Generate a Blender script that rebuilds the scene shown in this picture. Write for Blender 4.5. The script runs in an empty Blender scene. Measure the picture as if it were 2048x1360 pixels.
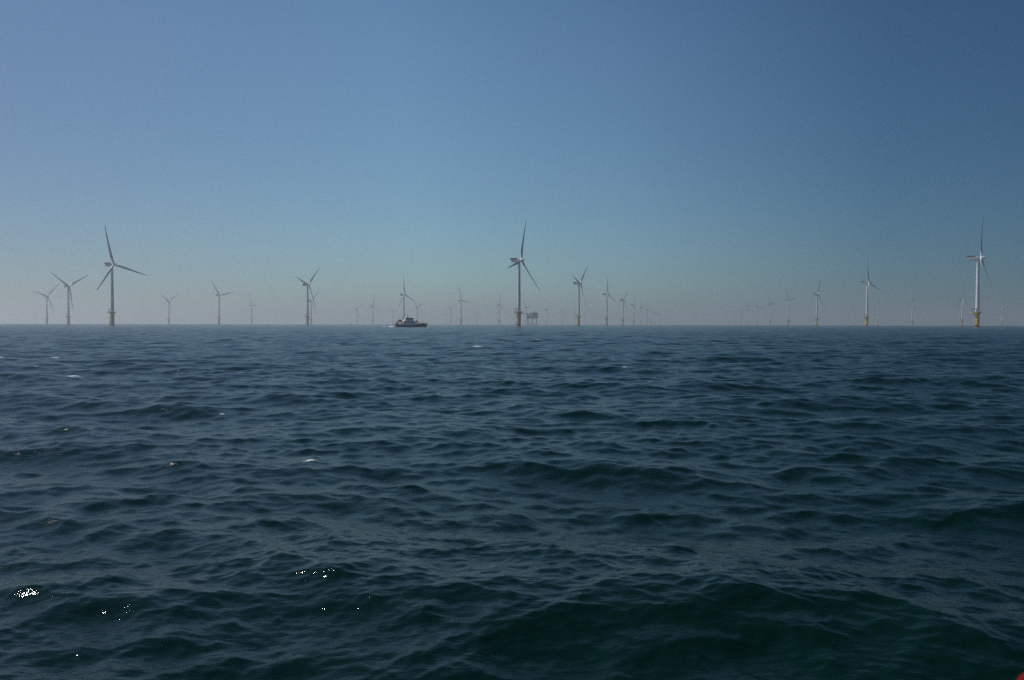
import bpy, math, random
import numpy as np
from mathutils import Vector, Matrix

random.seed(7)
scene = bpy.context.scene
col = scene.collection
R = math.radians

# ------------------------------------------------------------------ view constants
F = 1600.0                 # focal length in pixels of the 2048 px photograph
CX, CY = 1024.0, 680.0
CAM_H = 2.4
EARTH = 7.43e6             # earth radius with refraction
def level(x): return 645.8 + 0.002 * x
PITCH = math.atan((CY - level(CX)) / F)
ROLL = 0.002
def drop(d2): return d2 / (2 * EARTH)

# ------------------------------------------------------------------ helpers
def tag(o, label=None, cat=None, group=None, kind=None):
    if label: o['label'] = label
    if cat: o['category'] = cat
    if group: o['group'] = group
    if kind: o['kind'] = kind
    return o

def empty(name, loc=(0, 0, 0), rz=0.0):
    o = bpy.data.objects.new(name, None)
    o.empty_display_size = 1.0
    col.objects.link(o)
    o.location = loc
    o.rotation_euler = (0, 0, rz)
    return o

class MB:
    """collects shapes and links them as one mesh object"""
    def __init__(s): s.v, s.f, s.smooth = [], [], []
    def add(s, vs, fs, smooth=False):
        b = len(s.v)
        s.v += [tuple(v) for v in vs]
        s.f += [tuple(b + i for i in f) for f in fs]
        s.smooth += [smooth] * len(fs)
    def box(s, c, d, rz=0.0, rot=None):
        x, y, z = d[0] / 2, d[1] / 2, d[2] / 2
        m = rot if rot else Matrix.Rotation(rz, 3, 'Z')
        vs = [Vector(c) + m @ Vector(p) for p in
              [(-x, -y, -z), (x, -y, -z), (x, y, -z), (-x, y, -z), (-x, -y, z), (x, -y, z), (x, y, z), (-x, y, z)]]
        s.add(vs, [(0, 3, 2, 1), (4, 5, 6, 7), (0, 1, 5, 4), (1, 2, 6, 5), (2, 3, 7, 6), (3, 0, 4, 7)])
    def prism(s, prof, y0, y1):
        """profile of (x,z) extruded in y; y0/y1 numbers or per-point lists"""
        n = len(prof)
        a = y0 if isinstance(y0, (list, tuple)) else [y0] * n
        b = y1 if isinstance(y1, (list, tuple)) else [y1] * n
        vs = [(p[0], a[i], p[1]) for i, p in enumerate(prof)] + [(p[0], b[i], p[1]) for i, p in enumerate(prof)]
        fs = [tuple(range(n)), tuple(range(2 * n - 1, n - 1, -1))]
        fs += [(i, n + i, n + (i + 1) % n, (i + 1) % n) for i in range(n)]
        s.add(vs, fs)
    def tube(s, pts, r, n=8, cap=True):
        pts = [Vector(p) for p in pts]
        rs = r if isinstance(r, (list, tuple)) else [r] * len(pts)
        vs, fs = [], []
        for i, p in enumerate(pts):
            d = (pts[min(i + 1, len(pts) - 1)] - pts[max(i - 1, 0)]).normalized()
            a = Vector((0, 0, 1)) if abs(d.z) < .95 else Vector((1, 0, 0))
            u = d.cross(a).normalized(); w = d.cross(u)
            for k in range(n):
                t = 2 * math.pi * k / n
                vs.append(p + rs[i] * (math.cos(t) * u + math.sin(t) * w))
        for i in range(len(pts) - 1):
            for k in range(n):
                fs.append((i * n + k, i * n + (k + 1) % n, (i + 1) * n + (k + 1) % n, (i + 1) * n + k))
        s.add(vs, fs, True)
        if cap:
            s.add(vs[:n], [tuple(range(n))]); s.add(vs[-n:], [tuple(range(n - 1, -1, -1))])
    def lathe(s, prof, n=24, axis='Z', c=(0, 0, 0)):
        """profile of (radius, height)"""
        vs, fs = [], []
        for r, h in prof:
            for k in range(n):
                t = 2 * math.pi * k / n
                if axis == 'Z': p = (c[0] + r * math.cos(t), c[1] + r * math.sin(t), c[2] + h)
                else: p = (c[0] + h, c[1] + r * math.cos(t), c[2] + r * math.sin(t))
                vs.append(p)
        for i in range(len(prof) - 1):
            for k in range(n):
                fs.append((i * n + k, i * n + (k + 1) % n, (i + 1) * n + (k + 1) % n, (i + 1) * n + k))
        s.add(vs, fs, True)
        s.add(vs[:n], [tuple(range(n - 1, -1, -1))]); s.add(vs[-n:], [tuple(range(n))])
    def build(s, name, mat, parent=None, bevel=0.0):
        me = bpy.data.meshes.new(name)
        me.from_pydata(s.v, [], s.f)
        me.polygons.foreach_set('use_smooth', s.smooth)
        me.materials.append(mat)
        me.validate(); me.update()
        o = bpy.data.objects.new(name, me)
        col.objects.link(o)
        if parent: o.parent = parent
        if bevel:
            m = o.modifiers.new('bevel', 'BEVEL'); m.width = bevel; m.segments = 2; m.limit_method = 'ANGLE'
        return o

# ------------------------------------------------------------------ materials
def new_mat(name):
    m = bpy.data.materials.new(name); m.use_nodes = True
    nt = m.node_tree
    return m, nt, nt.nodes, nt.links, nt.nodes['Principled BSDF']

def paint(name, c, rough=.45, wear=.12, scale=.6, metal=0.0, stretch=(1, 1, .15)):
    """painted steel with faint streaks of dirt"""
    m, nt, N, L, b = new_mat(name)
    tc = N.new('ShaderNodeTexCoord')
    mp = N.new('ShaderNodeMapping'); mp.inputs['Scale'].default_value = stretch
    L.new(tc.outputs['Object'], mp.inputs['Vector'])
    nz = N.new('ShaderNodeTexNoise'); nz.inputs['Scale'].default_value = scale; nz.inputs['Detail'].default_value = 6
    L.new(mp.outputs['Vector'], nz.inputs['Vector'])
    mx = N.new('ShaderNodeMix'); mx.data_type = 'RGBA'
    mx.inputs['A'].default_value = (*c, 1)
    mx.inputs['B'].default_value = (*[x * (1 - wear * 3) for x in c], 1)
    rp = N.new('ShaderNodeMapRange'); rp.inputs['From Min'].default_value = .45; rp.inputs['From Max'].default_value = .75
    L.new(nz.outputs['Fac'], rp.inputs['Value']); L.new(rp.outputs['Result'], mx.inputs['Factor'])
    L.new(mx.outputs['Result'], b.inputs['Base Color'])
    b.inputs['Roughness'].default_value = rough; b.inputs['Metallic'].default_value = metal
    return m

def mix_by(nt, fac, a, b):
    mx = nt.nodes.new('ShaderNodeMix'); mx.data_type = 'RGBA'
    nt.links.new(fac, mx.inputs['Factor'])
    for k, v in (('A', a), ('B', b)):
        if isinstance(v, tuple): mx.inputs[k].default_value = (*v, 1)
        else: nt.links.new(v, mx.inputs[k])
    return mx.outputs['Result']

def foundation_mat():
    """yellow paint, with growth and wet steel at the waterline and rust runs"""
    m, nt, N, L, b = new_mat('foundation_yellow')
    tc = N.new('ShaderNodeTexCoord'); sp = N.new('ShaderNodeSeparateXYZ'); L.new(tc.outputs['Object'], sp.inputs[0])
    nz = N.new('ShaderNodeTexNoise'); nz.inputs['Scale'].default_value = .5; nz.inputs['Detail'].default_value = 7
    mp = N.new('ShaderNodeMapping'); mp.inputs['Scale'].default_value = (1.6, 1.6, .22)
    L.new(tc.outputs['Object'], mp.inputs['Vector']); L.new(mp.outputs['Vector'], nz.inputs['Vector'])
    rp = N.new('ShaderNodeMapRange'); rp.inputs['From Min'].default_value = .52; rp.inputs['From Max'].default_value = .72
    L.new(nz.outputs['Fac'], rp.inputs['Value'])
    c1 = mix_by(nt, rp.outputs['Result'], (.74, .49, .045), (.48, .28, .03))
    ad = N.new('ShaderNodeMath'); ad.operation = 'MULTIPLY_ADD'
    L.new(nz.outputs['Fac'], ad.inputs[0]); ad.inputs[1].default_value = 2.4; L.new(sp.outputs['Z'], ad.inputs[2])
    r2 = N.new('ShaderNodeMapRange'); r2.inputs['From Min'].default_value = 3.2; r2.inputs['From Max'].default_value = 4.2
    r2.inputs['To Min'].default_value = 1; r2.inputs['To Max'].default_value = 0
    L.new(ad.outputs[0], r2.inputs['Value'])
    c2 = mix_by(nt, r2.outputs['Result'], c1, (.035, .03, .022))
    L.new(c2, b.inputs['Base Color']); b.inputs['Roughness'].default_value = .5
    return m

def blade_mat():
    """white laminate with two red bands near the tip"""
    m, nt, N, L, b = new_mat('blade_white')
    tc = N.new('ShaderNodeTexCoord'); sp = N.new('ShaderNodeSeparateXYZ'); L.new(tc.outputs['Object'], sp.inputs[0])
    def band(a, c):
        g = N.new('ShaderNodeMath'); g.operation = 'GREATER_THAN'; g.inputs[1].default_value = a
        l = N.new('ShaderNodeMath'); l.operation = 'LESS_THAN'; l.inputs[1].default_value = c
        L.new(sp.outputs['Z'], g.inputs[0]); L.new(sp.outputs['Z'], l.inputs[0])
        q = N.new('ShaderNodeMath'); q.operation = 'MULTIPLY'; L.new(g.outputs[0], q.inputs[0]); L.new(l.outputs[0], q.inputs[1])
        return q.outputs[0]
    s = N.new('ShaderNodeMath'); s.operation = 'ADD'
    L.new(band(37.5, 42.5), s.inputs[0]); L.new(band(47.5, 51.5), s.inputs[1])
    nz = N.new('ShaderNodeTexNoise'); nz.inputs['Scale'].default_value = .4; L.new(tc.outputs['Object'], nz.inputs['Vector'])
    w = mix_by(nt, nz.outputs['Fac'], (.78, .78, .76), (.66, .67, .66))
    L.new(mix_by(nt, s.outputs[0], w, (.50, .10, .07)), b.inputs['Base Color'])
    b.inputs['Roughness'].default_value = .38
    return m

M = dict(
    tower=paint('tower_white', (.76, .78, .79), .4, .06, .5),
    nacelle=paint('nacelle_grey', (.52, .54, .55), .4, .06, .5, stretch=(.6, .6, 1)),
    red=paint('red_paint', (.30, .05, .06), .5, .1),
    yellow=paint('yellow_steel', (.62, .42, .05), .5, .12),
    dark_steel=paint('dark_steel', (.10, .09, .085), .55, .1),
    blade=blade_mat(), foundation=foundation_mat(),
    hull=paint('hull_navy', (.012, .08, .19), .35, .15, 1.2),
    boat_white=paint('boat_white', (.84, .84, .80), .4, .07, 1.5),
    boat_cream=paint('boat_cream', (.84, .79, .62), .45, .07, 1.5),
    boat_grey=paint('boat_grey', (.46, .50, .50), .5, .1, 1.5),
    glass=paint('dark_glass', (.012, .016, .02), .08, .05, 1.0),
    orange=paint('orange_paint', (.62, .26, .035), .5, .12, 1.5),
    brown=paint('rusty_brown', (.20, .085, .045), .6, .15, 2.0),
    black=paint('black_rubber', (.02, .02, .022), .7, .1, 2.0),
    substation=paint('substation_grey', (.21, .34, .38), .5, .12, .2, stretch=(1, 1, .3)),
    substation_light=paint('substation_light', (.42, .46, .46), .5, .12, .2, stretch=(1, 1, .3)),
    substation_leg=paint('substation_leg', (.42, .34, .16), .5, .15, .3),
    tube_red=paint('signal_red', (.15, .004, .002), .7, .05, 6.0, stretch=(1, 1, 1)),
)

M['tube_red'].node_tree.nodes['Principled BSDF'].inputs['Specular IOR Level'].default_value = .1
# ------------------------------------------------------------------ wind turbine
HUB = 82.0
HUB_X = 3.0
TILT = 5.5
def blade_mesh(mat):
    Rr = 53.5
    st = [1.2, 2.5, 4, 6, 8.5, 11, 14, 18, 23, 28, 33, 38, 43, 47, 50, 52, 53, 53.5]
    def lerp(x, xs, ys):
        return float(np.interp(x, xs, ys))
    n = 20
    vs, fs = [], []
    for r in st:
        c = lerp(r, [1, 3.5, 6, 11, 14, 53.0, 53.5], [2.3, 2.35, 2.9, 4.0, 3.85, .75, .25])
        th = lerp(r, [1, 3.5, 11, 25, 53.5], [1.0, 1.0, .36, .24, .16])      # thickness ratio
        bl = lerp(r, [3, 10], [0, 1])                                       # circle -> airfoil
        tw = R(lerp(r, [1, 8, 20, 40, 53.5], [20, 18, 11.5, 7, 5]))
        bend = math.sin(R(2.8)) * r + 2.6 * (r / Rr) ** 2
        for k in range(n):
            t = 2 * math.pi * k / n
            # circle: y = c/2 cos t ; airfoil: leading edge +y at 32% chord ahead of the axis
            yc, xc = c / 2 * math.cos(t), c / 2 * math.sin(t)
            q = (1 - math.cos(t)) / 2                      # 0 at leading edge, 1 at trailing
            half = th * c * 2.6 * (.2969 * math.sqrt(q) - .126 * q - .3516 * q * q + .2843 * q ** 3 - .1036 * q ** 4) * 2 * .96
            ya = c * (.32 - q); xa = half * (1 if math.sin(t) >= 0 else -.75)
            y = yc * (1 - bl) + ya * bl; x = xc * (1 - bl) + xa * bl
            vs.append((bend + x * math.cos(tw) + y * math.sin(tw), y * math.cos(tw) - x * math.sin(tw), r))
    m = len(st)
    for i in range(m - 1):
        for k in range(n):
            fs.append((i * n + k, i * n + (k + 1) % n, (i + 1) * n + (k + 1) % n, (i + 1) * n + k))
    b = MB(); b.add(vs, fs, True); b.add(vs[:n], [tuple(range(n))]); b.add(vs[-n:], [tuple(range(n - 1, -1, -1))])
    return b

def blade_matrix(theta):
    return (Matrix.Translation((HUB_X + .3, 0, HUB + .25)) @ Matrix.Rotation(R(-TILT), 4, 'Y')
            @ Matrix.Rotation(R(-theta), 4, 'X'))

def make_turbine():
    root = empty('wind_turbine')
    # foundation: transition piece standing in the water
    m = MB(); m.lathe([(2.3, -9), (2.3, 4.0), (2.3, 4.5), (2.45, 4.8), (2.45, 5.2), (2.45, 15.6), (2.45, 16.3), (2.45, 16.4), (2.6, 16.5), (2.6, 16.85), (2.2, 16.9)], 32)
    fo = m.build('foundation', M['foundation'], root)
    m = MB()
    for s in (-.75, .75):                                   # boat landing fender tubes and ladder
        m.tube([(-3.7, s - 1.2, -2), (-3.7, s - 1.2, 9.5), (-2.6, s * .8 - 1.0, 10.6)], .22, 8)
        for z in (1.5, 5.0, 8.6):
            m.tube([(-3.7, s - 1.2, z), (-2.2, s * .8 - .9, z)], .13, 6)
    for s in (-.28, .28): m.tube([(-3.2, s - 1.2, -.5), (-3.2, s - 1.2, 16.6)], .06, 6)
    for k in range(28): m.tube([(-3.2, -1.48, .3 + k * .58), (-3.2, -.92, .3 + k * .58)], .035, 5)
    m.build('boat_landing', M['yellow'], fo)
    m = MB()
    m.tube([(1.9, -1.9, -4), (1.9, -1.9, 15.8)], .2, 8)
    m.build('cable_tube', M['yellow'], fo)
    # work platform with its laydown area towards the rear
    pl = MB()
    out = []
    for k in range(28):
        t = 2 * math.pi * k / 28
        x, y = 5.0 * math.cos(t), 5.0 * math.sin(t)
        if x < 0: x *= 1.62
        out.append((x, y))
    n = len(out)
    vs = [(x, y, 16.95) for x, y in out] + [(x, y, 17.2) for x, y in out]
    pl.add(vs, [tuple(range(n - 1, -1, -1)), tuple(range(n, 2 * n))] + [(i, (i + 1) % n, n + (i + 1) % n, n + i) for i in range(n)])
    for t in range(0, 360, 45):                             # brackets
        d = Vector((math.cos(R(t)), math.sin(R(t)), 0))
        L_ = 6.6 if d.x < -.5 else 4.4
        pl.tube([d * 2.4 + Vector((0, 0, 13.9)), d * L_ + Vector((0, 0, 16.85))], .13, 6)
        pl.tube([d * 2.4 + Vector((0, 0, 16.8)), d * L_ + Vector((0, 0, 16.85))], .15, 6)
    po = pl.build('platform', M['yellow'], root)
    rl = MB()
    for k in range(n):
        a, b = out[k], out[(k + 1) % n]
        rl.tube([(a[0] * .97, a[1] * .97, 17.2), (a[0] * .97, a[1] * .97, 18.35)], .045, 5)
        for z in (17.75, 18.35):
            rl.tube([(a[0] * .97, a[1] * .97, z), (b[0] * .97, b[1] * .97, z)], .045, 5)
    for k in range(n):                                      # kick plates, the part of the fence that reads from afar
        a, b = out[k], out[(k + 1) % n]
        mid = ((a[0] + b[0]) / 2 * .985, (a[1] + b[1]) / 2 * .985, 17.42)
        rl.box(mid, (math.dist(a, b), .03, .4), math.atan2(b[1] - a[1], b[0] - a[0]))
    rl.build('railing', M['yellow'], po)
    # davit crane
    d = MB()
    d.tube([(-5.0, -.6, 17.2), (-5.0, -.6, 20.6)], .24, 10)
    d.box((-5.0, -.6, 20.9), (1.0, .9, 1.0))
    d.tube([(-6.0, -.6, 21.3), (-4.2, -.4, 22.1), (-1.9, .8, 22.25)], [.22, .3, .16], 8)
    d.tube([(-5.0, -.6, 21.0), (-3.4, .0, 22.1)], .12, 6)
    d.tube([(-5.6, -.6, 20.7), (-5.2, -.6, 21.9)], .2, 6)
    d.build('davit_crane', M['dark_steel'], root)
    ring = MB(); ring.lathe([(2.36, 21.7), (3.2, 21.75), (3.2, 21.9), (2.36, 21.95)], 28)
    ring.build('upper_gallery', M['dark_steel'], root)
    # tower
    t = MB(); t.lathe([(2.25, 16.9), (2.25, 17.3), (2.15, 17.32), (2.149, 17.4), (2.14, 18.4), (1.95, 45), (1.57, 78.4), (1.551, 79.5), (1.55, 79.58), (1.62, 79.6), (1.62, 80.0)], 40)
    to = t.build('tower', M['tower'], root)
    dr = MB(); dr.box((-.6, -2.19, 18.6), (1.0, .12, 2.2)); dr.build('door', M['dark_steel'], to)
    # nacelle: box with rounded long edges, rear leaning outward
    na = MB()
    secs = []
    for x, lean, w, zb, zt in ((-10.2, -1.0, 1.75, 80.05, 83.75), (-9.4, -.75, 1.95, 79.95, 83.8), (-3, 0, 2.0, 79.95, 83.7),
                               (.4, 0, 1.95, 80.05, 83.6), (1.6, 0, 1.5, 80.6, 83.4), (1.95, 0, 1.35, 80.8, 83.3)):
        ring = []
        for cy, cz, a0 in ((1, 1, 0), (-1, 1, 90), (-1, -1, 180), (1, -1, 270)):
            rr = .55
            for q in (0, 45, 90):
                a = R(a0 + q)
                y = cy * (w - rr) + rr * math.cos(a)
                z = (zt - rr if cz > 0 else zb + rr) + rr * math.sin(a)
                ring.append((x + lean * (z - zb) / (zt - zb), y, z))
        secs.append(ring)
    k = len(secs[0]); vs = [p for s_ in secs for p in s_]; fs = []
    for i in range(len(secs) - 1):
        for j in range(k): fs.append((i * k + j, i * k + (j + 1) % k, (i + 1) * k + (j + 1) % k, (i + 1) * k + j))
    fs += [tuple(range(k - 1, -1, -1)), tuple(range((len(secs) - 1) * k, len(secs) * k))]
    na.add(vs, fs)
    no = na.build('nacelle', M['nacelle'], root)
    fe = MB()
    fe.prism([(-11.2, 83.62), (-3.7, 83.62), (-3.4, 85.05), (-11.55, 85.05)], -2.05, -1.95)
    fe.prism([(-11.2, 83.62), (-3.7, 83.62), (-3.4, 85.05), (-11.55, 85.05)], 1.95, 2.05)
    fe.prism([(-11.3, 83.62), (-11.2, 83.62), (-11.55, 85.05), (-11.65, 85.05)], -1.95, 1.95)
    fe.prism([(-3.7, 83.62), (-3.6, 83.62), (-3.3, 85.05), (-3.4, 85.05)], -1.95, 1.95)
    fe.box((-7.4, 0, 83.9), (7.4, 3.88, .1))
    fe.build('hoist_platform', M['red'], no)
    va = MB(); va.tube([(-2.6, .6, 83.5), (-2.6, .6, 85.4)], .05, 5); va.tube([(-2.9, .6, 85.3), (-2.3, .6, 85.3)], .05, 5)
    va.build('wind_vane', M['dark_steel'], no)
    # hub with long spinner, tilted
    h = MB(); h.lathe([(1.35, -1.3), (1.6, -1.0), (1.72, 0), (1.7, 1.0), (1.45, 2.4), (1.1, 3.6), (.6, 4.6), (.15, 5.0)], 24, 'X')
    ho = h.build('hub', M['tower'], root)
    ho.matrix_local = Matrix.Translation((HUB_X + .3, 0, HUB + .25)) @ Matrix.Rotation(R(-TILT), 4, 'Y')
    b0 = blade_mesh(M['blade']).build('blade', M['blade'], root)
    for _ in range(2):
        c = b0.copy(); col.objects.link(c); c.parent = root
    return root

def copy_tree(o, parent=None):
    c = o.copy(); col.objects.link(c)
    if parent: c.parent = parent
    for ch in list(o.children): copy_tree(ch, c)
    return c

G_BIG = 'wind turbines standing in the sea'
G_MID = 'turbines in the row receding right of centre'
G_RIGHT = 'turbines in the row receding in the right half'
G_FAR = 'faint distant turbines along the horizon'
# (pixel x of tower, pixel y of hub, first blade angle, label, group)
T = [
 (225.0, 529.5, -16, 'largest turbine on the left, brownish shaded foundation, one blade pointing right', G_BIG),
 (1037.8, 521.0, 15, 'large turbine in the middle with yellow base, standing just left of the grey substation', G_BIG),
 (1954.2, 516.5, 15, 'largest turbine on the right, sunlit tower, bright yellow base, rotor seen edge on', G_RIGHT),
 (137.3, 572.8, 60, 'mid-sized grey turbine next left of the largest left one, two blades raised in a V', G_BIG),
 (94.2, 592.3, 45, 'clear grey turbine nearest the left edge, smaller than the V-bladed one beside it', G_BIG),
 (615.4, 570.0, 45, 'mid-sized turbine left of the ship with a paler turbine showing right behind its tower', G_BIG),
 (438.5, 591.0, -41, 'lone turbine right of the largest left one, blades in a V, taller than its neighbours', G_BIG),
 (338.0, 602.6, 56, 'small grey turbine directly right of the big left turbine, one blade up to the right', G_FAR),
 (503.6, 610.8, -26, 'small pale turbine between the lone V-bladed turbine and the overlapping pair, blade pointing right', G_FAR),
 (622.3, 602.0, 48, 'pale turbine overlapped by the right side of the mid-sized turbine left of the ship', G_FAR),
 (807.9, 589.8, -7, 'turbine rising directly behind the ship, its tower foot hidden by the white deckhouse', G_BIG),
 (745.7, 611.0, 8, 'grey turbine left of the ship, one blade straight up, tallest between ship and overlapping pair', G_FAR),
 (922.2, 602.0, -24, 'turbine midway between the ship and the big middle turbine, one long blade pointing right', G_BIG),
 (998.5, 609.5, 10, 'slim turbine just left of the big middle turbine, one blade straight up', G_FAR),
 (1157.4, 567.2, 45, 'mid-sized turbine with yellow base right of the substation, first of the receding row', G_MID),
 (1213.4, 588.8, -7, 'second turbine of the row receding right of centre, one blade straight up', G_MID),
 (1245.9, 600.8, 48, 'third turbine of the row receding right of centre, X-like slanting blades', G_MID),
 (1267.3, 609.6, 20, 'fourth turbine of the row receding right of centre, slim tower', G_MID),
 (1282.6, 615.4, -45, 'fifth turbine of the row receding right of centre, small V of blades', G_MID),
 (1294.0, 619.3, 46, 'sixth turbine of the row receding right of centre, pale and small', G_MID),
 (1302.5, 623.0, 12, 'seventh turbine of the row receding right of centre, very pale', G_MID),
 (1309.5, 626.0, 70, 'eighth turbine of the row receding right of centre, almost lost in haze', G_MID),
 (1315.6, 628.0, 35, 'ninth turbine of the row receding right of centre, hardly visible tower', G_MID),
 (1320.4, 630.0, 95, 'last and faintest turbine at the far end of the row right of centre', G_MID),
 (1733.5, 565.5, -15, 'second largest turbine on the right, yellow base, sunlit lower blade', G_RIGHT),
 (1633.4, 588.4, 24, 'third turbine from the near end of the right-hand row, blades up and down', G_RIGHT),
 (1576.5, 601.0, 80, 'fourth turbine from the near end of the right-hand row, short blade out to the right', G_RIGHT),
 (1540.4, 609.6, 76, 'fifth turbine from the near end of the right-hand row, small pale tower', G_RIGHT),
 (1514.7, 615.0, 90, 'sixth turbine from the near end of the right-hand row, rotor like a flat T', G_RIGHT),
 (1495.6, 619.6, 100, 'seventh turbine from the near end of the right-hand row, pale grey', G_RIGHT),
 (1481.3, 623.7, 50, 'eighth turbine from the near end of the right-hand row, faint in haze', G_RIGHT),
 (1470.2, 626.5, 30, 'ninth turbine from the near end of the right-hand row, barely visible', G_RIGHT),
 (1460.8, 629.3, 75, 'last and faintest turbine at the far left end of the right-hand row', G_RIGHT),
 (1824.0, 609.0, 10, 'pale turbine midway between the two largest right-hand turbines, lit stub of a blade', G_FAR),
 (1924.0, 600.3, -10, 'turbine with small yellow base close behind the left side of the big edge-on turbine', G_FAR),
 (1919.3, 619.6, 90, 'very thin faint turbine touching the left side of the one beside the big edge-on turbine', G_FAR),
 (2003.2, 615.0, 15, 'pale turbine standing alone at the right border, right of the big edge-on turbine', G_FAR),
 (1755.2, 615.1, 12, 'pale turbine just right of the second largest right-hand turbine', G_FAR),
 (1704.4, 620.5, 8, 'faint turbine just left of the second largest right-hand turbine', G_FAR),
 (1665.2, 628.0, 40, 'faint turbine right of the third turbine of the right-hand row', G_FAR),
 (1803.5, 627.0, 20, 'very faint turbine left of the pale one with a lit blade stub, far right', G_FAR),
 (1854.3, 627.0, 100, 'very faint turbine right of the pale one with a lit blade stub, far right', G_FAR),
 (70.5, 626.0, -45, 'faint ghostly turbine leftmost in the view, beside the small grey turbine', G_FAR),
 (177.8, 630.0, 0, 'faint ghostly turbine between the V-bladed left turbine and the big left turbine', G_FAR),
 (714.5, 618.6, 52, 'pale V-bladed turbine right of the overlapping pair, beside the tiny distant vessel', G_FAR),
 (786.0, 623.0, 80, 'very pale turbine close to the ship stern, left of the turbine behind the ship', G_FAR),
 (834.2, 614.7, 63, 'pale turbine behind the ship foredeck, small V of blades', G_FAR),
 (843.3, 625.0, -12, 'very pale turbine over the ship bow, right of the V-bladed one there', G_FAR),
 (901.4, 618.3, 58, 'pale V-bladed turbine left of the long-bladed one between ship and middle turbine', G_FAR),
 (892.4, 628.0, 25, 'hardly visible turbine at the left of the pale V-bladed one between ship and middle turbine', G_FAR),
 (932.8, 633.0, 40, 'faintest turbine between ship and middle turbine, right of the long-bladed one', G_FAR),
 (953.4, 623.3, 5, 'pale turbine left of the slim one beside the big middle turbine, one blade up', G_FAR),
 (995.3, 625.6, 78, 'very faint turbine touching the left side of the slim one beside the big middle turbine', G_FAR),
 (1030.6, 627.5, 30, 'very faint turbine half hidden behind the left of the big middle turbine base', G_FAR),
 (1052.2, 615.3, -40, 'pale turbine rising behind the left end of the substation', G_FAR),
 (1092.5, 619.5, 35, 'pale slim turbine just right of the substation', G_FAR),
 (1124.3, 622.8, -15, 'faint turbine midway between the substation and the first turbine of the receding row', G_FAR),
 (1149.3, 625.6, 20, 'faint turbine touching the left side of the first turbine of the receding row', G_FAR),
 (1170.6, 627.5, 65, 'hardly visible turbine just right of the first turbine of the receding row', G_FAR),
 (1187.4, 629.5, 15, 'hardly visible turbine midway between first and second turbine of the receding row', G_FAR),
]
def depth_of_hub(px, py):
    E = (level(px) - py) / F            # tan of elevation of the hub
    a, b, c = 1 / (2 * EARTH), E, -(HUB - CAM_H)
    return (-b + math.sqrt(b * b - 4 * a * c)) / (2 * a)

proto = make_turbine()
turbines = []
for i, (px, py, th, label, grp) in enumerate(T):
    o = proto if i == 0 else copy_tree(proto)
    Y = depth_of_hub(px, py); X = (px - CX) / F * Y
    o.location = (X, Y, -drop(X * X + Y * Y))
    yaw = -20 if px < 700 else (-26 if px < 1400 else (-37 if i == 2 else -38))
    o.rotation_euler = (0, 0, R(yaw + (random.uniform(-1.5, 1.5) if i > 2 else 0)))
    tag(o, label, 'wind turbine', grp)
    k = 0
    for ch in o.children:
        if ch.name.split('.')[0] == 'blade':
            ch.matrix_local = blade_matrix(th + 120 * k); k += 1
    turbines.append(o)

def place(px, wy):
    """point on the sea from the pixel of its waterline"""
    a = (wy - level(px)) / F
    Y = CAM_H / a
    for _ in range(8): Y = (CAM_H + drop(Y * Y * (1 + ((px - CX) / F) ** 2))) / a
    X = (px - CX) / F * Y
    return Vector((X, Y, -drop(X * X + Y * Y)))

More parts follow.
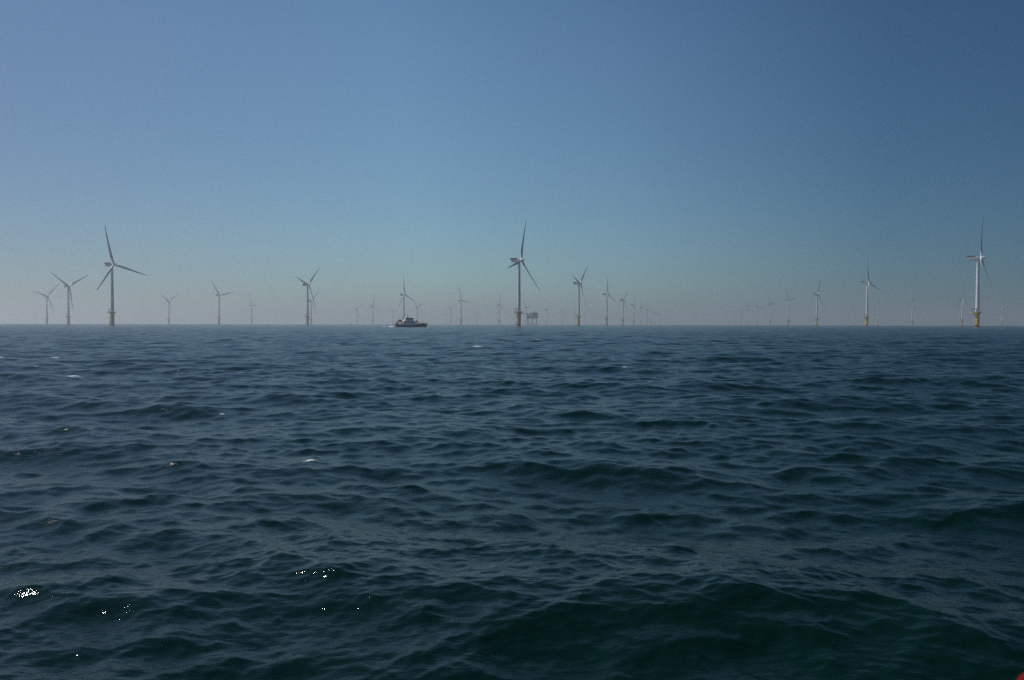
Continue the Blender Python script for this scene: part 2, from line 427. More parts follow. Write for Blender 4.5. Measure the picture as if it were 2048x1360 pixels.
# ------------------------------------------------------------------ ship (bow towards +x)
SHIP_Y = 575.0
ship_x0 = (791.0 - CX) / F * SHIP_Y
PXM = F / SHIP_Y                                   # pixels per metre at the ship
def make_ship():
    c = Vector(((822.0 - CX) / F * SHIP_Y, SHIP_Y, 0)); c.z = -drop(c.x ** 2 + c.y ** 2)
    root = empty('ship', c, R(19))
    tag(root, 'dark-hulled workboat with white deckhouse and wheelhouse heading right on the open water', 'ship')
    B = 3.6
    # hull lofted along x
    secs = []
    for x, wd, ww, zt in ((-11.4, .92, .85, 2.2), (-10.0, .96, .9, 2.15), (-9.0, 1, .95, 1.55), (-3, 1, .97, 1.45), (2, 1, .96, 1.6), (5.6, .96, .84, 2.35),
                          (8.8, .74, .5, 2.6), (10.6, .42, .16, 2.75), (11.7, .06, .02, 2.85)):
        fl = 0 if x < 10 else -.55 * (x - 10) / 1.7
        s = [(x + fl, 0, -1.6), (x + fl, B * ww * .75, -1.3), (x + fl * .8, B * ww, 0), (x, B * wd, zt),
             (x, B * wd - .18 * wd, zt), (x, B * wd - .18 * wd, zt - .75)]
        secs.append(s + [(p[0], -p[1], p[2]) for p in reversed(s[1:])])
    k = len(secs[0]); vs = [p for s in secs for p in s]; fs = []
    for i in range(len(secs) - 1):
        for j in range(k): fs.append((i * k + j, (i + 1) * k + j, (i + 1) * k + (j + 1) % k, i * k + (j + 1) % k))
    fs += [tuple(range(k)), tuple(range(len(secs) * k - 1, (len(secs) - 1) * k - 1, -1))]
    h = MB(); h.add(vs, fs)
    hull = h.build('hull', M['hull'], root)
    for s in (-1, 1):
        r = MB()
        r.tube([(-11.4, s * B * .93, 1.3), (-9, s * B * 1.0, 1.05), (2, s * B * 1.0, 1.15), (5.6, s * B * .96, 1.7), (8.8, s * B * .75, 2.0)], .12, 8)
        r.build('rubbing_strake', M['black'], hull)
    tf = MB()
    tf.tube([(11.55, -.5, 2.5), (11.75, 0, 2.5), (11.55, .5, 2.5)], .4, 10)
    tf.build('bow_fender', M['black'], hull)
    # lower deckhouse, pale bulwark band and main house
    w = MB()
    w.prism([(-8.7, 1.0), (5.2, 1.0), (6.3, 2.65), (2, 2.58), (-5.5, 2.55), (-8.7, 2.45)], -3.2, 3.2)
    w.build('deck_coaming', M['boat_white'], root)
    w = MB()
    w.prism([(-6.4, 2.5), (3.5, 2.57), (2.9, 3.9), (1.6, 4.3), (-5.2, 4.35)], -2.7, 2.7)
    hs = w.build('deckhouse', M['boat_white'], root)
    w = MB()
    w.prism([(-6.3, 4.3), (1.9, 4.3), (1.9, 4.48), (-6.1, 4.48)], -2.9, 2.9)
    w.prism([(-5.9, 4.48), (1.7, 4.48), (.2, 5.3), (-4.7, 5.3)], [-2.85, -2.85, -1.6, -1.6], [2.85, 2.85, 1.6, 1.6])
    w.build('upper_deck', M['boat_cream'], root)
    for x0 in (-4.4, -2.2, .0):
        for s in (-1, 1):
            g = MB(); g.box((x0 + .45, s * 2.71, 3.55), (1.1, .06, .5)); g.build('window', M['glass'], hs)
    # wheelhouse with forward raked front
    w = MB()
    w.prism([(-4.9, 4.9), (.75, 4.62), (1.5, 6.35), (-4.0, 6.35)], [-2.3, -2.3, -2.25, -2.25], [2.3, 2.3, 2.25, 2.25])
    wh = w.build('wheelhouse', M['boat_white'], root)
    for s in (-1, 1):
        g = MB(); g.prism([(-4.2, 5.6), (-1.2, 5.55), (-1.1, 6.15), (-3.9, 6.15)], s * 2.32 - .03, s * 2.32 + .03)
        g.build('window', M['glass'], wh)
        g = MB(); g.prism([(-.95, 5.3), (.95, 5.2), (1.3, 6.15), (-.85, 6.15)], s * 2.32 - .03, s * 2.32 + .03)
        g.build('window', M['boat_grey'], wh)
    g = MB(); g.prism([(-4.52, 5.58), (-4.44, 5.56), (-4.10, 6.14), (-4.18, 6.16)], -2.0, 2.0)
    g.build('window', M['glass'], wh)
    g = MB(); g.prism([(1.05, 5.25), (1.1, 5.22), (1.46, 6.12), (1.41, 6.12)], -2.1, 2.1)
    g.build('window', M['glass'], wh)
    w = MB(); w.prism([(-4.5, 6.35), (1.75, 6.35), (1.7, 6.62), (-4.2, 6.68)], -2.55, 2.55)
    w.build('roof', M['boat_white'], wh)
    # mast
    m = MB()
    m.prism([(-4.2, 6.66), (-1.5, 6.64), (-2.3, 7.15), (-2.35, 8.0), (-3.05, 8.0), (-3.3, 7.2)], -.8, .8)
    mo = m.build('mast', M['boat_cream'], root)
    m = MB()
    m.tube([(-2.65, 0, 7.7), (-2.6, 0, 10.1)], [.12, .07], 8)
    m.tube([(-2.62, -.9, 9.1), (-2.62, .9, 9.1)], .06, 6); m.tube([(-3.2, 0, 9.5), (-2.0, 0, 9.5)], .05, 6)
    m.tube([(-3.6, .7, 6.6), (-3.6, .7, 9.4)], .03, 5); m.tube([(-1.6, -.8, 6.6), (-1.5, -.8, 8.4)], .03, 5)
    m.build('antenna', M['dark_steel'], mo)
    m = MB(); m.box((-2.4, 0, 8.25), (.25, 1.9, .22)); m.lathe([(.42, 7.2), (.48, 7.45), (.3, 7.8), (.02, 7.9)], 14, c=(-1.35, .7, 0))
    m.build('radar', M['boat_white'], mo)
    # after deck: orange lifting frame on a white gantry
    m = MB()
    m.box((-8.2, 0, 4.55), (2.5, 3.6, 1.2))
    m.build('container', M['orange'], root, .04)
    m = MB()
    for s in (-1.7, 1.7):
        for x in (-9.4, -6.6):
            m.box((x, s, 3.2), (.5, .3, 2.6))
        m.tube([(-9.3, s, 2.5), (-7.9, s, 4.3)], .1, 6); m.tube([(-6.7, s, 2.5), (-7.9, s, 4.3)], .1, 6)
        m.box((-8.0, s, 5.22), (3.3, .3, .2))
    m.box((-8.0, 0, 2.55), (3.4, 4.4, .1))
    m.build('gantry', M['boat_cream'], root)
    for s in (-1, 1):
        m = MB(); m.box((-10.2, s * 2.4, 2.75), (.55, .5, 2.5)); m.tube([(-10.2, s * 2.4, 4.0), (-10.2, s * 2.4, 4.3)], .2, 8)
        m.build('towing_post', M['dark_steel'], root)
    # folded deck crane on the foredeck
    m = MB()
    m.lathe([(.45, 2.4), (.4, 3.3), (.4, 4.2)], 14, c=(3.7, .2, 0))
    m.tube([(3.5, .2, 4.2), (3.9, .2, 4.75), (4.4, .2, 4.5), (5.6, .2, 3.0)], [.3, .38, .34, .24], 8)
    m.tube([(4.0, .55, 3.4), (5.0, .5, 3.9)], .14, 6)
    m.box((5.5, .2, 2.75), (.5, .5, .8))
    m.build('deck_crane', M['brown'], root)
    # fore rail and mooring gear
    for s in (-1, 1):
        for pts in ([(5.2, s * 3.3, 2.2), (7.2, s * 2.95, 2.4), (8.8, s * 2.5, 2.55), (10.3, s * 1.6, 2.7), (11.2, s * .6, 2.78)],
                    [(-9.0, s * 3.35, 1.6), (-7.5, s * 3.4, 1.6), (-5.0, s * 3.4, 1.6)]):
            m = MB()
            for p in pts: m.tube([p, (p[0], p[1], p[2] + .95)], .035, 5)
            for dz in (.5, .95): m.tube([(p[0], p[1], p[2] + dz) for p in pts], .03, 5)
            m.build('railing', M['boat_white'], root)
    m = MB()
    m.lathe([(.3, 1.9), (.3, 2.9), (.45, 2.95), (.45, 3.2)], 12, c=(7.2, .3, 0))
    m.box((8.8, -.3, 2.6), (.7, .9, 1.2))
    m.build('windlass', M['boat_grey'], root)
    for s in (-1, 1):
        m = MB(); m.lathe([(.1, -.75), (.32, -.65), (.38, 0), (.32, .65), (.1, .75)], 14, 'X', (-.2, s * 2.75, 4.95))
        m.build('life_raft', M['boat_white'], root)
    return root
ship = make_ship()

# ------------------------------------------------------------------ distant vessel
def make_far_vessel():
    Y = 4300.0; X = (703.0 - CX) / F * Y
    root = empty('ship', (X, Y, -drop(X * X + Y * Y)), R(-12))
    tag(root, 'tiny hazy vessel on the horizon left of the workboat, beside the pale V-bladed turbine', 'ship', None)
    h = MB()
    secs = []
    for x, w, zt in ((-9, 2.4, 2.6), (-3, 2.8, 2.6), (4, 2.6, 2.9), (8, 1.4, 3.5), (10, .1, 3.9)):
        secs += [(x, -w, zt), (x, -w * .8, -1), (x, w * .8, -1), (x, w, zt)]
    fs = [(i * 4 + j, i * 4 + (j + 1) % 4, i * 4 + 4 + (j + 1) % 4, i * 4 + 4 + j) for i in range(4) for j in range(4)]
    h.add(secs, fs + [(3, 2, 1, 0), (16, 17, 18, 19)])
    h.build('hull', M['hull'], root)
    m = MB(); m.prism([(-5, 2.6), (3, 2.8), (2.6, 5.2), (1.6, 7.4), (-2.4, 7.4), (-4, 5.2)], -2, 2)
    m.build('deckhouse', M['boat_grey'], root)
    m = MB(); m.tube([(-.5, 0, 7.3), (-.5, 0, 10.5)], .2, 6); m.build('mast', M['dark_steel'], root)
make_far_vessel()

# ------------------------------------------------------------------ offshore substation
def make_substation():
    Y = 2250.0; X = (1064.0 - CX) / F * Y
    root = empty('substation', (X, Y, -drop(X * X + Y * Y)), 0)
    tag(root, 'grey boxy offshore substation on thin jacket legs behind the right of the big middle turbine', 'platform')
    top = MB()
    top.box((0, 0, 18.8), (31.5, 20, .9))
    top.box((7.6, 0, 26.0), (15.4, 17, 13.6))
    top.box((-2.0, 0, 21.6), (16, 16, 4.8))
    top.box((-12.4, 0, 24.6), (5.0, 14, 10.8))
    top.box((-3.6, -2, 27.6), (4.4, 9, 12.4))
    top.box((-7.8, 2, 25.2), (2.0, 6, 2.6))
    top.box((11.0, -8.9, 24.0), (6.0, 1.6, 4.5)); top.box((3.5, -8.9, 28.5), (5.0, 1.6, 3.0)); top.box((15.9, 2, 22.5), (1.6, 12, 5.0))
    to = top.build('topside', M['substation'], root, .1)
    m = MB(); m.box((7.6, 0, 33.2), (16.4, 18, .5)); m.box((-12.4, 0, 30.3), (6.0, 15, .5))
    m.prism([(14.2, 27), (15.4, 27), (17.4, 33.6), (16.0, 35.4), (14.6, 33.4)], -6, 6)
    m.box((9.5, 2, 34.1), (4, 5, 1.5)); m.box((2.2, -3, 34.4), (3, 4, 2.0)); m.box((5.6, -4, 34.9), (1.6, 2, 3.0)); m.box((12.3, -2, 33.9), (1.5, 3, 1.1)); m.box((-12.8, 1, 31.3), (2.2, 4, 1.6))
    m.build('roof', M['substation'], to)
    m = MB()
    for x in (-7.6, -6.0, -4.4): m.tube([(x, -8.6, 19), (x, -8.6, 32)], .25, 6)
    for z in (22.5, 26.5, 30.0): m.tube([(-15, -9.0, z), (15.5, -9.7, z)], .18, 6)
    m.build('walkway', M['substation_light'], to)
    m = MB(); m.tube([(7.0, 0, 33), (7.0, 0, 40.5)], .35, 6); m.tube([(5.0, 0, 37.5), (9.0, 0, 37.5)], .28, 6)
    m.tube([(-1.2, 3, 33), (-1.2, 3, 38)], .25, 6)
    m.build('antenna_mast', M['dark_steel'], root)
    m = MB()                                                     # lattice crane boom lying to the left
    for s in (-.9, .9):
        m.tube([(-9.0, s, 33.6), (-31.0, s * .5, 33.0)], .4, 6); m.tube([(-9.0, s, 30.9), (-31.0, s * .5, 31.6)], .4, 6)
    for k in range(12):
        x = -9.0 - 22.0 * k / 12; x2 = x - 22.0 / 12
        z = (33.4, 31.1)
        m.tube([(x, .8, z[k % 2]), (x2, .8, z[(k + 1) % 2])], .25, 5); m.tube([(x, -.8, z[k % 2]), (x2, -.8, z[(k + 1) % 2])], .25, 5)
    m.box((-29.5, 0, 32.3), (4.5, 2.2, 2.4)); m.box((-22, 0, 32.3), (7, 1.8, 2.0))
    m.build('crane_boom', M['substation'], root)
    xs = (-13.2, -10.6, -.6, 1.4, 11.6)
    for x in (-12.6, 0.2, 11.8):
        for y in (-8, 8):
            m = MB(); m.tube([(x + (.0 if y < 0 else 1.6), y, 18.4), (x * 1.02 + (.0 if y < 0 else 1.6), y * 1.1, -8)], .62, 10)
            m.build('leg', M['substation_leg'], root)
    m = MB()
    for y in (-8.6, 8.6):
        for a, b in ((-12.6, .2), (.2, 11.8)):
            m.tube([(a, y, 6.2), (b, y, 6.2)], .3, 6)
            m.tube([(a, y, 5.8), (b, y, -5)], .3, 6); m.tube([(b, y, 5.8), (a, y, -5)], .3, 6)
    for a, b in ((.2, 11.8),):
        m.tube([(a, -8.3, 15.5), (b, -8.3, 15.5)], .3, 6)
    for x in (-9.6, -3.6, 1.8): m.tube([(x, -6, 18.4), (x, -6, -6)], .3, 6)
    m.build('jacket_brace', M['substation_leg'], root)
make_substation()

# ------------------------------------------------------------------ unidentified red object close to the camera, built as a tube
def make_red_tube():
    root_loc = Vector((.62, .66, 0))
    m = MB()
    pts = []
    for k in range(25):
        t = k / 24
        pts.append((.30 * t ** 1.2 * 2.0, .10 * t, .4 + 1.62 * t - .25 * t * t))
    o = None
    m.tube([(p[0], p[1], p[2]) for p in pts], [.055] * 24 + [.04], 24)
    return m, root_loc
# the visible end is set from a ray through the corner of the view
def corner_tube():
    cp, sp = math.cos(PITCH), math.sin(PITCH)
    def ray(px, py, d):
        x = (px - CX) / F; y = -(py - CY) / F
        return Vector((x * d, (cp + y * sp) * d, CAM_H + (y * cp - sp) * d))
    m = MB()
    c = [ray(2062, 1378, .62), ray(2078, 1368, .64), ray(2120, 1352, .70), ray(2230, 1330, .82), ray(2400, 1330, 1.0)]
    a = c[0]
    low = [Vector((a.x - .03, a.y + .03, -.6)), Vector((a.x - .025, a.y + .02, .6)), Vector((a.x - .02, a.y + .01, 1.6)), Vector((a.x - .012, a.y, a.z - .06))]
    pts = low + c
    # smooth the polyline
    P = [p.copy() for p in pts]
    for _ in range(3):
        Q = [P[0]]
        for i in range(len(P) - 1):
            Q += [P[i] * .75 + P[i + 1] * .25, P[i] * .25 + P[i + 1] * .75]
        Q.append(P[-1]); P = Q
    m.tube(P, .012, 20)
    o = m.build('red_tube', M['tube_red'])
    tag(o, 'bright red rounded edge of something close by, poking into the lower right corner', 'rail')
corner_tube()

# ------------------------------------------------------------------ the sea
def build_sea():
    rng = np.random.default_rng(20)
    Lt, N = 160.0, 2048
    kx = 2 * np.pi * np.fft.fftfreq(N, Lt / N)
    KX, KY = np.meshgrid(kx, kx, indexing='ij')
    K = np.hypot(KX, KY); K[0, 0] = 1e-6
    kp = 2 * np.pi / 7.5
    ang = np.arctan2(KY, KX)
    th0 = R(90 - 12)
    s = np.clip(9.0 * (kp / K) ** .5, 2.2, 9.0)
    D = np.abs(np.cos((ang - th0) / 2)) ** (2 * s)
    S = np.where(K > 2 * np.pi / 60, K ** -4.0 * np.exp(-1.25 * (kp / K) ** 2), 0) * D * np.exp(-(K / 40.0) ** 2)
    S[0, 0] = 0
    noise = rng.standard_normal((N, N)) + 1j * rng.standard_normal((N, N))
    A = noise * np.sqrt(S)
    sig = np.sqrt(np.sum(np.abs(A) ** 2) / 2)
    A *= (0.335 / 4) / sig
    bands = []
    CH = .95
    def add_bands(A, K, KX, KY, Lt, N, edges, gains):
        for hi, lo, gn in zip(edges[:-1], edges[1:], gains):
            m = (K <= 2 * np.pi / lo) & (K > 2 * np.pi / hi)
            B = np.where(m, A, 0) * gn
            h = np.real(np.fft.ifft2(B)) * N * N
            dx = np.real(np.fft.ifft2(-1j * KX / K * B)) * N * N * -CH
            dy = np.real(np.fft.ifft2(-1j * KY / K * B)) * N * N * -CH
            bands.append((lo, np.stack([h, dx, dy], -1).astype(np.float32), np.sum(np.abs(B) ** 2 * K ** 2) / 2 * 1.0, Lt, N))
    add_bands(A, K, KX, KY, Lt, N, [60, 5.6, 2.8, 1.4, .7, .42], GAINS[:5])
    # a smaller patch of finer ripples
    L2, N2 = 23.0, 1024
    k2 = 2 * np.pi * np.fft.fftfreq(N2, L2 / N2)
    KX2, KY2 = np.meshgrid(k2, k2, indexing='ij'); K2 = np.hypot(KX2, KY2); K2[0, 0] = 1e-6
    D2 = np.abs(np.cos((np.arctan2(KY2, KX2) - th0) / 2)) ** (2 * 2.2)
    S2 = np.where((K2 > 2 * np.pi / .42), K2 ** -4.0, 0) * D2
    A2 = (rng.standard_normal((N2, N2)) + 1j * rng.standard_normal((N2, N2))) * np.sqrt(S2)
    t2 = np.sum(np.abs(np.where(K2 <= 2 * np.pi / .2, A2, 0)) ** 2 * K2 ** 2) / 2
    A2 *= math.sqrt(RIPPLE / t2)                  # slope variance of the .42-.2 m ripples
    add_bands(A2, K2, KX2, KY2, L2, N2, [.42, .2, .1], GAINS[5:7])
    big = bands[0][1][..., 0] + bands[1][1][..., 0]
    sl = np.roll(big, -4, 1) - np.roll(big, 4, 1)            # rise away from the viewer
    px_ = Lt / N
    offs = np.arange(0, N, 8)
    def mean_over(fld, xs, ys):
        t = 0
        for xx in xs:
            for yy in ys:
                t = t + np.roll(fld, (-int(round(xx / px_)), -int(round(yy / px_))), (0, 1))[::8, ::8]
        return t / (len(xs) * len(ys))
    score = (mean_over(sl, np.linspace(.2, 2.6, 5), np.linspace(4.6, 5.9, 4))
             - .6 * mean_over(sl, np.linspace(-3.0, -.8, 4), np.linspace(5.2, 6.6, 3))
             - .8 * mean_over(sl, np.linspace(-2, 2.5, 5), np.linspace(6.6, 9.5, 6)))
    h0 = big[::8, ::8]
    score = np.where(np.abs(h0) < .12, score, -9)
    oi, oj = np.unravel_index(np.argmax(score), score.shape)
    OX, OY = oi * 8 * px_, oj * 8 * px_
    # polar grid about the place, fine in the direction of the wind farm
    az = np.concatenate([np.arange(-180, -44, 2.0), np.arange(-44, 44.001, .08), np.arange(46, 180, 2.0)])
    az = np.radians(az); nc = len(az)
    r = [1.2]
    while r[-1] < 700: r.append(r[-1] * 1.0038)
    while r[-1] < 9000: r.append(r[-1] * 1.011)
    r = np.array(r); nr = len(r)
    dr = np.gradient(r); dt = r * R(.08)
    d = np.maximum(dr, dt)
    X = r[:, None] * np.sin(az)[None, :]; Y = r[:, None] * np.cos(az)[None, :]
    H = np.zeros((nr, nc, 3), np.float32)
    uns = np.zeros(nr)
    last = None
    for lo, fld, s2, lt, nn in bands:
        if last != lt:
            c_, s_ = (1.0, 0.0) if lt > 100 else (math.cos(.2), math.sin(.2))
            gx = (((X + OX) * c_ - (Y + OY) * s_) / lt * nn) % nn; gy = (((X + OX) * s_ + (Y + OY) * c_) / lt * nn) % nn
            ix = np.floor(gx).astype(np.int32); iy = np.floor(gy).astype(np.int32)
            fx = (gx - ix).astype(np.float32)[..., None]; fy = (gy - iy).astype(np.float32)[..., None]
            ix %= nn; iy %= nn
            ix1 = (ix + 1) % nn; iy1 = (iy + 1) % nn
            last = lt
        w = np.clip((lo / d - 1.6) / 1.6, 0, 1)
        uns += (1 - w) * s2
        rows = np.nonzero(w > 0)[0]
        if len(rows) == 0: continue
        q = slice(rows[0], rows[-1] + 1)
        a = fld[ix[q], iy[q]] * (1 - fx[q]) + fld[ix1[q], iy[q]] * fx[q]
        b = fld[ix[q], iy1[q]] * (1 - fx[q]) + fld[ix1[q], iy1[q]] * fx[q]
        H[q] += w[q, None, None].astype(np.float32) * (a * (1 - fy[q]) + b * fy[q])
    Z = H[..., 0] - (X * X + Y * Y) / (2 * EARTH)
    PX = X + H[..., 1]; PY = Y + H[..., 2]
    foam_glint = np.zeros((nr, nc), np.float32)
    # white caps: breaking crests, and sun glints painted in as the narrowest white spots, (pixel x, pixel y, width in metres, strength)
    caps_glints = [(22, 716, 1.0, 1), (135, 720, .9, .8), (180, 750, .8, .9), (95, 739, .22, 1), (46, 777, .25, .9), (460, 836, .2, 1),
            (635, 926, .42, .75), (660, 692, .8, .8), (380, 710, 1.4, .6), (950, 694, 1.8, .9), (1083, 680, 1.0, .9),
            (1278, 741, .5, 1), (1030, 755, .6, .6), (1905, 700, .9, .9), (1265, 681, 1.0, .7), (1490, 684, 1.0, .7),
            (590, 740, .4, .6), (317, 752, .3, .7), (905, 800, .35, .5)]
    for px, py, wd, st in caps_glints:
        p = place(px, py)
        rr = math.hypot(p.x, p.y); aa = math.atan2(p.x, p.y)
        i0 = int(np.searchsorted(r, rr)); j0 = int(np.searchsorted(az, aa))
        wi = max(3, int(.05 * rr / dr[i0])); wj = max(3, int(.8 / dt[i0]))
        sub = H[max(0, i0 - wi):i0 + wi, j0 - wj:j0 + wj, 0]
        m = np.unravel_index(np.argmax(sub), sub.shape)
        ci = max(0, i0 - wi) + m[0]; cj = j0 - wj + m[1]
        qi = int(max(6, 2.2 / dr[ci])); qj = int(max(6, 2.2 * wd / dt[ci]))
        sl = (slice(max(0, ci - qi), ci + qi), slice(max(0, cj - qj), cj + qj))
        ddx = X[sl] - X[ci, cj]; ddy = Y[sl] - Y[ci, cj]
        g = np.exp(-(ddx / (wd * .55)) ** 2 - ((ddy + .12 * wd) / (max(wd * .38, .8 * dr[ci]))) ** 2) * st
        foam_glint[sl] = np.maximum(foam_glint[sl], g)
    # wash behind and along the ship
    c = ship.location
    ddx = X - c.x; ddy = Y - c.y
    sel = (np.abs(ddx + 16) < 12) & (np.abs(ddy) < 12)
    foam_glint = np.where(sel, np.maximum(foam_glint, np.exp(-((ddx + 13.5) / 3.0) ** 2 - ((ddy + 3.5) / 4.0) ** 2) * 1.5), foam_glint)
    foam_glint = np.where(sel, np.maximum(foam_glint, np.exp(-((ddx + 19) / 2.0) ** 2 - ((ddy + 3.5) / 4.0) ** 2) * .9), foam_glint)
    # churned water heaped up behind the stern
    wk = np.where(sel, np.exp(-((ddx + 13.8) / 1.6) ** 2 - ((ddy + 3.5) / 3.0) ** 2) * .75
                  + np.exp(-((ddx + 18.3) / 1.3) ** 2 - ((ddy + 3.5) / 3.0) ** 2) * .5, 0)
    Z = Z + wk
    rough = np.minimum(np.sqrt(np.sqrt(uns + .00003)), .25)
    co = np.stack([PX, PY, Z], -1).reshape(-1, 3)
    co = np.vstack([co, [[0, 0, 0]]]).astype(np.float32)
    I, J = np.meshgrid(np.arange(nr - 1), np.arange(nc), indexing='ij')
    J1 = (J + 1) % nc
    quads = np.stack([I * nc + J, I * nc + J1, (I + 1) * nc + J1, (I + 1) * nc + J], -1).reshape(-1, 4)
    quads = quads[:, ::-1]
    Jc = np.arange(nc); tris = np.stack([np.full(nc, nr * nc), (Jc + 1) % nc, Jc], -1)[:, ::1]
    nq, ntri = len(quads), len(tris)
    me = bpy.data.meshes.new('sea')
    me.vertices.add(len(co)); me.vertices.foreach_set('co', co.ravel())
    loops = np.concatenate([quads.ravel(), tris.ravel()]).astype(np.int32)
    me.loops.add(len(loops)); me.loops.foreach_set('vertex_index', loops)
    starts = np.concatenate([np.arange(nq) * 4, nq * 4 + np.arange(ntri) * 3]).astype(np.int32)
    me.polygons.add(nq + ntri); me.polygons.foreach_set('loop_start', starts)
    me.polygons.foreach_set('use_smooth', np.ones(nq + ntri, bool))
    me.update(calc_edges=True)
    at = me.attributes.new('foam_glint', 'FLOAT', 'POINT'); at.data.foreach_set('value', np.append(foam_glint.ravel(), 0).astype(np.float32))
    at = me.attributes.new('ripple', 'FLOAT', 'POINT')
    at.data.foreach_set('value', np.append(np.repeat(rough, nc), .2).astype(np.float32))
    # water
    m, nt, Nn, L, b = new_mat('sea_water')
    fo = Nn.new('ShaderNodeAttribute'); fo.attribute_name = 'foam_glint'
    ri = Nn.new('ShaderNodeAttribute'); ri.attribute_name = 'ripple'
    tc = Nn.new('ShaderNodeTexCoord')
    fz = Nn.new('ShaderNodeTexNoise'); fz.inputs['Scale'].default_value = 9; fz.inputs['Detail'].default_value = 8; fz.inputs['Roughness'].default_value = .7
    L.new(tc.outputs['Object'], fz.inputs['Vector'])
    ad = Nn.new('ShaderNodeMath'); ad.operation = 'MULTIPLY_ADD'; ad.inputs[1].default_value = 1.0
    L.new(fo.outputs['Fac'], ad.inputs[0]); L.new(fz.outputs['Fac'], ad.inputs[2])
    fr = Nn.new('ShaderNodeMapRange'); fr.inputs['From Min'].default_value = 1.0; fr.inputs['From Max'].default_value = 1.3
    L.new(ad.outputs[0], fr.inputs['Value'])
    ml = Nn.new('ShaderNodeTexNoise'); ml.inputs['Scale'].default_value = .05; ml.inputs['Detail'].default_value = 3
    L.new(tc.outputs['Object'], ml.inputs['Vector'])
    wcol = mix_by(nt, ml.outputs['Fac'], WATER_A, WATER_B)
    body = Nn.new('ShaderNodeBsdfDiffuse'); L.new(wcol, body.inputs['Color'])
    gl = Nn.new('ShaderNodeBsdfGlossy'); gl.distribution = 'BECKMANN'; L.new(ri.outputs['Fac'], gl.inputs['Roughness'])
    # reflectance of a rippled surface: Schlick with the view angle softened by the slopes too fine to model
    ge = Nn.new('ShaderNodeNewGeometry')
    bp = Nn.new('ShaderNodeBump')
    dt = Nn.new('ShaderNodeVectorMath'); dt.operation = 'DOT_PRODUCT'
    L.new(ge.outputs['Incoming'], dt.inputs[0]); L.new(bp.outputs['Normal'], dt.inputs[1])
    def mth(op, a, b=None):
        n = Nn.new('ShaderNodeMath'); n.operation = op
        for i, v in enumerate((a, b)):
            if v is None: continue
            if isinstance(v, (int, float)): n.inputs[i].default_value = v
            else: L.new(v, n.inputs[i])
        return n.outputs[0]
    al = mth('POWER', ri.outputs['Fac'], 4.0)                   # slope variance
    cs = mth('MAXIMUM', dt.outputs['Value'], 0.0)
    ce = mth('MINIMUM', mth('SQRT', mth('ADD', mth('MULTIPLY', cs, cs), mth('MULTIPLY', al, SLOPE_K))), 1.0)
    fr_ = mth('ADD', mth('MULTIPLY', mth('POWER', mth('SUBTRACT', 1.0, ce), 5.0), .98), .02)
    mxs = Nn.new('ShaderNodeMixShader'); L.new(fr_, mxs.inputs[0]); L.new(body.outputs[0], mxs.inputs[1]); L.new(gl.outputs[0], mxs.inputs[2])
    fd = Nn.new('ShaderNodeBsdfDiffuse'); fd.inputs['Color'].default_value = (.75, .78, .78, 1)
    mf = Nn.new('ShaderNodeMixShader'); L.new(fr.outputs['Result'], mf.inputs[0]); L.new(mxs.outputs[0], mf.inputs[1]); L.new(fd.outputs[0], mf.inputs[2])
    Nn.remove(b)
    L.new(mf.outputs[0], Nn['Material Output'].inputs['Surface'])
    n1 = Nn.new('ShaderNodeTexNoise'); n1.inputs['Scale'].default_value = 14; n1.inputs['Detail'].default_value = 5; n1.inputs['Roughness'].default_value = .55
    mp = Nn.new('ShaderNodeMapping'); mp.inputs['Scale'].default_value = (.6, 1.4, 1); mp.inputs['Rotation'].default_value = (0, 0, R(12))
    L.new(tc.outputs['Object'], mp.inputs['Vector']); L.new(mp.outputs['Vector'], n1.inputs['Vector'])
    bp.inputs['Strength'].default_value = 1.0; bp.inputs['Distance'].default_value = BUMP
    L.new(n1.outputs['Fac'], bp.inputs['Height']); L.new(bp.outputs['Normal'], body.inputs['Normal']); L.new(bp.outputs['Normal'], gl.inputs['Normal'])
    me.materials.append(m)
    o = bpy.data.objects.new('sea', me); col.objects.link(o)
    tag(o, 'dark green choppy sea reaching the horizon', 'sea', None, 'structure')
WATER_A, WATER_B = (.0010, .0100, .0070), (.0014, .0128, .0096)
BUMP = .008; SLOPE_K = 1.9
GAINS = [.88, .80, .70, .76, .95, 1.05, 1.2]; RIPPLE = .0062
build_sea()

# ------------------------------------------------------------------ air
def build_haze():
    m = MB(); m.box((0, 0, 68), (19000, 19000, 155))
    mat = bpy.data.materials.new('haze'); mat.use_nodes = True
    nt = mat.node_tree; nt.nodes.clear()
    out = nt.nodes.new('ShaderNodeOutputMaterial'); v = nt.nodes.new('ShaderNodeVolumePrincipled')
    v.inputs['Color'].default_value = HAZE_COL
    v.inputs['Density'].default_value = HAZE_D
    v.inputs['Anisotropy'].default_value = HAZE_G
    nt.links.new(v.outputs[0], out.inputs['Volume'])
    o = m.build('haze', mat)
    tag(o, 'thin pale sea haze fading the far turbines', 'haze', None, 'stuff')
HAZE_COL = (.775, .80, .82, 1); HAZE_D = .00025; HAZE_G = .45
build_haze()

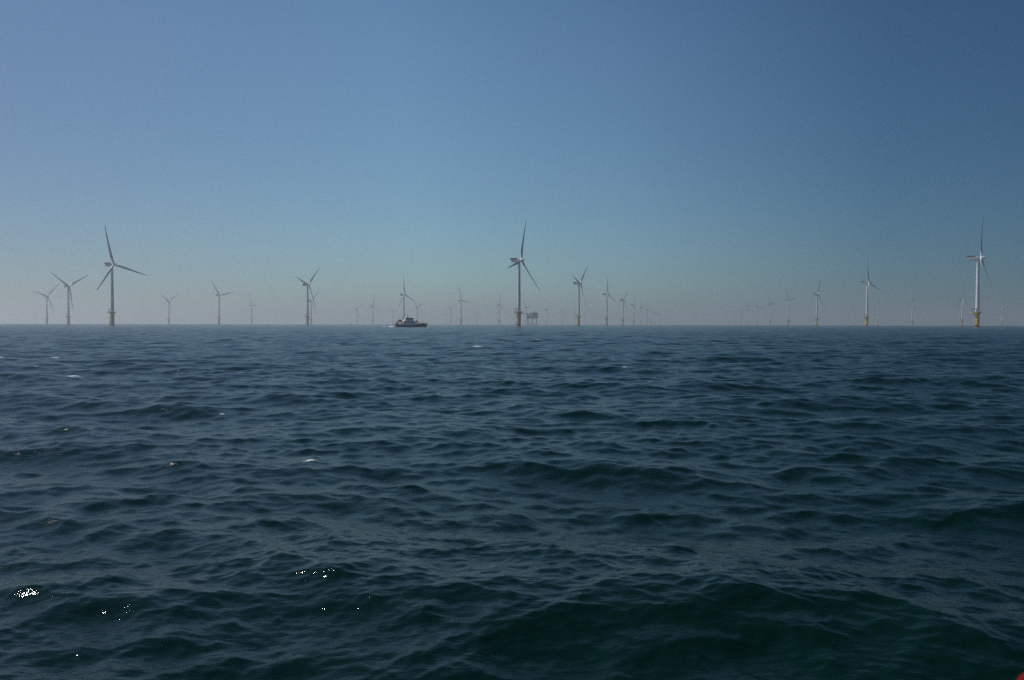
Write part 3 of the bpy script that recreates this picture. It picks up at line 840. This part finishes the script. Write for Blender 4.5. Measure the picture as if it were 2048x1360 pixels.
# ------------------------------------------------------------------ light
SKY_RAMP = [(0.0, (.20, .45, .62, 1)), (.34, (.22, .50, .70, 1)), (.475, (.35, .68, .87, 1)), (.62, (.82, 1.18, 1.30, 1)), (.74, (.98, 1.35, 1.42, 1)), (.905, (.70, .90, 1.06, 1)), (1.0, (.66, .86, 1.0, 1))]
SUN_AZ, SUN_EL = -69.0, 54.0
w = bpy.data.worlds.new('World'); scene.world = w; w.use_nodes = True
w.cycles.sampling_method = 'NONE'
nt = w.node_tree
sky = nt.nodes.new('ShaderNodeTexSky'); sky.sky_type = 'NISHITA'; sky.sun_disc = False
sky.sun_elevation = R(SUN_EL); sky.sun_rotation = R(SUN_AZ)
sky.air_density = 1.0; sky.dust_density = .7; sky.ozone_density = 3.0
bg = nt.nodes['Background']; bg.inputs['Strength'].default_value = .06
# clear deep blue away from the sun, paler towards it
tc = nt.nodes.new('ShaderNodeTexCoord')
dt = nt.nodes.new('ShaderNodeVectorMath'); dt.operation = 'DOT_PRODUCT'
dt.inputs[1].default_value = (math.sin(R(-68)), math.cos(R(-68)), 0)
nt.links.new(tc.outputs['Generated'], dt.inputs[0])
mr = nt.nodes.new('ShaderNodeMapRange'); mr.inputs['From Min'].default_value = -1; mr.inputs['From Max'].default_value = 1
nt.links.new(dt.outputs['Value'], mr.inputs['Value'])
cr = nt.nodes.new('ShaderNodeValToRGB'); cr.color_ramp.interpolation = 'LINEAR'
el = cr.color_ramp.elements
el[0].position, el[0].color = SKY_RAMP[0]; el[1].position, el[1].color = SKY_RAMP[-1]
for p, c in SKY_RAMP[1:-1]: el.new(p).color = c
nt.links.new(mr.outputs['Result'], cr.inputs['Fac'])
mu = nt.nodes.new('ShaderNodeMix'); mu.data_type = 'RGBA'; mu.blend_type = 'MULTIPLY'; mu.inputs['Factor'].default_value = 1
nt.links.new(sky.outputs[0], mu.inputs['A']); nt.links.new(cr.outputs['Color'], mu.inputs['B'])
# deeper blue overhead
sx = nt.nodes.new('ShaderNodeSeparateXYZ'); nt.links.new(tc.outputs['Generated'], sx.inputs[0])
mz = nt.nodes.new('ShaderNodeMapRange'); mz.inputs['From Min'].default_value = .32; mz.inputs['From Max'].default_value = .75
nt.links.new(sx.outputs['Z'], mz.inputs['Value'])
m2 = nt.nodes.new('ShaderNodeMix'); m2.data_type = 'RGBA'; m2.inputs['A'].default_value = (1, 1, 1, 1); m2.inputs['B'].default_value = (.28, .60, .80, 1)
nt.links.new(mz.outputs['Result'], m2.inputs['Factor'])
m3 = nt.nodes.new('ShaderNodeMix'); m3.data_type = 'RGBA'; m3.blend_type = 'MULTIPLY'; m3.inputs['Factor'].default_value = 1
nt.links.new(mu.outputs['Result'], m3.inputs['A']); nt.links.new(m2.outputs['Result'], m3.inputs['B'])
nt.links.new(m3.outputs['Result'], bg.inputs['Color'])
sun = bpy.data.lights.new('sun', 'SUN'); sun.energy = 3.5; sun.angle = R(.53); sun.color = (1, .96, .90)
so = bpy.data.objects.new('sun', sun); col.objects.link(so)
dirv = Vector((math.sin(R(SUN_AZ)) * math.cos(R(SUN_EL)), math.cos(R(SUN_AZ)) * math.cos(R(SUN_EL)), math.sin(R(SUN_EL))))
so.rotation_euler = dirv.to_track_quat('Z', 'Y').to_euler(); so.location = dirv * 400

# ------------------------------------------------------------------ camera
cam = bpy.data.cameras.new('camera'); cam.sensor_width = 36; cam.lens = 36 * F / 2048
cam.clip_start = .05; cam.clip_end = 60000
cam.dof.use_dof = True; cam.dof.focus_distance = 600; cam.dof.aperture_fstop = 11
co = bpy.data.objects.new('camera', cam); col.objects.link(co)
co.matrix_world = (Matrix.Translation((0, 0, CAM_H)) @ Matrix.Rotation(R(90) - PITCH, 4, 'X') @ Matrix.Rotation(ROLL, 4, 'Z'))
scene.camera = co

scene.view_settings.view_transform = 'Standard'; scene.view_settings.look = 'None'
scene.view_settings.exposure = -.12; scene.view_settings.gamma = 1
scene.cycles.volume_bounces = 1
scene.cycles.max_bounces = 6
scene.cycles.sample_clamp_indirect = 4
scene.cycles.use_denoising = False
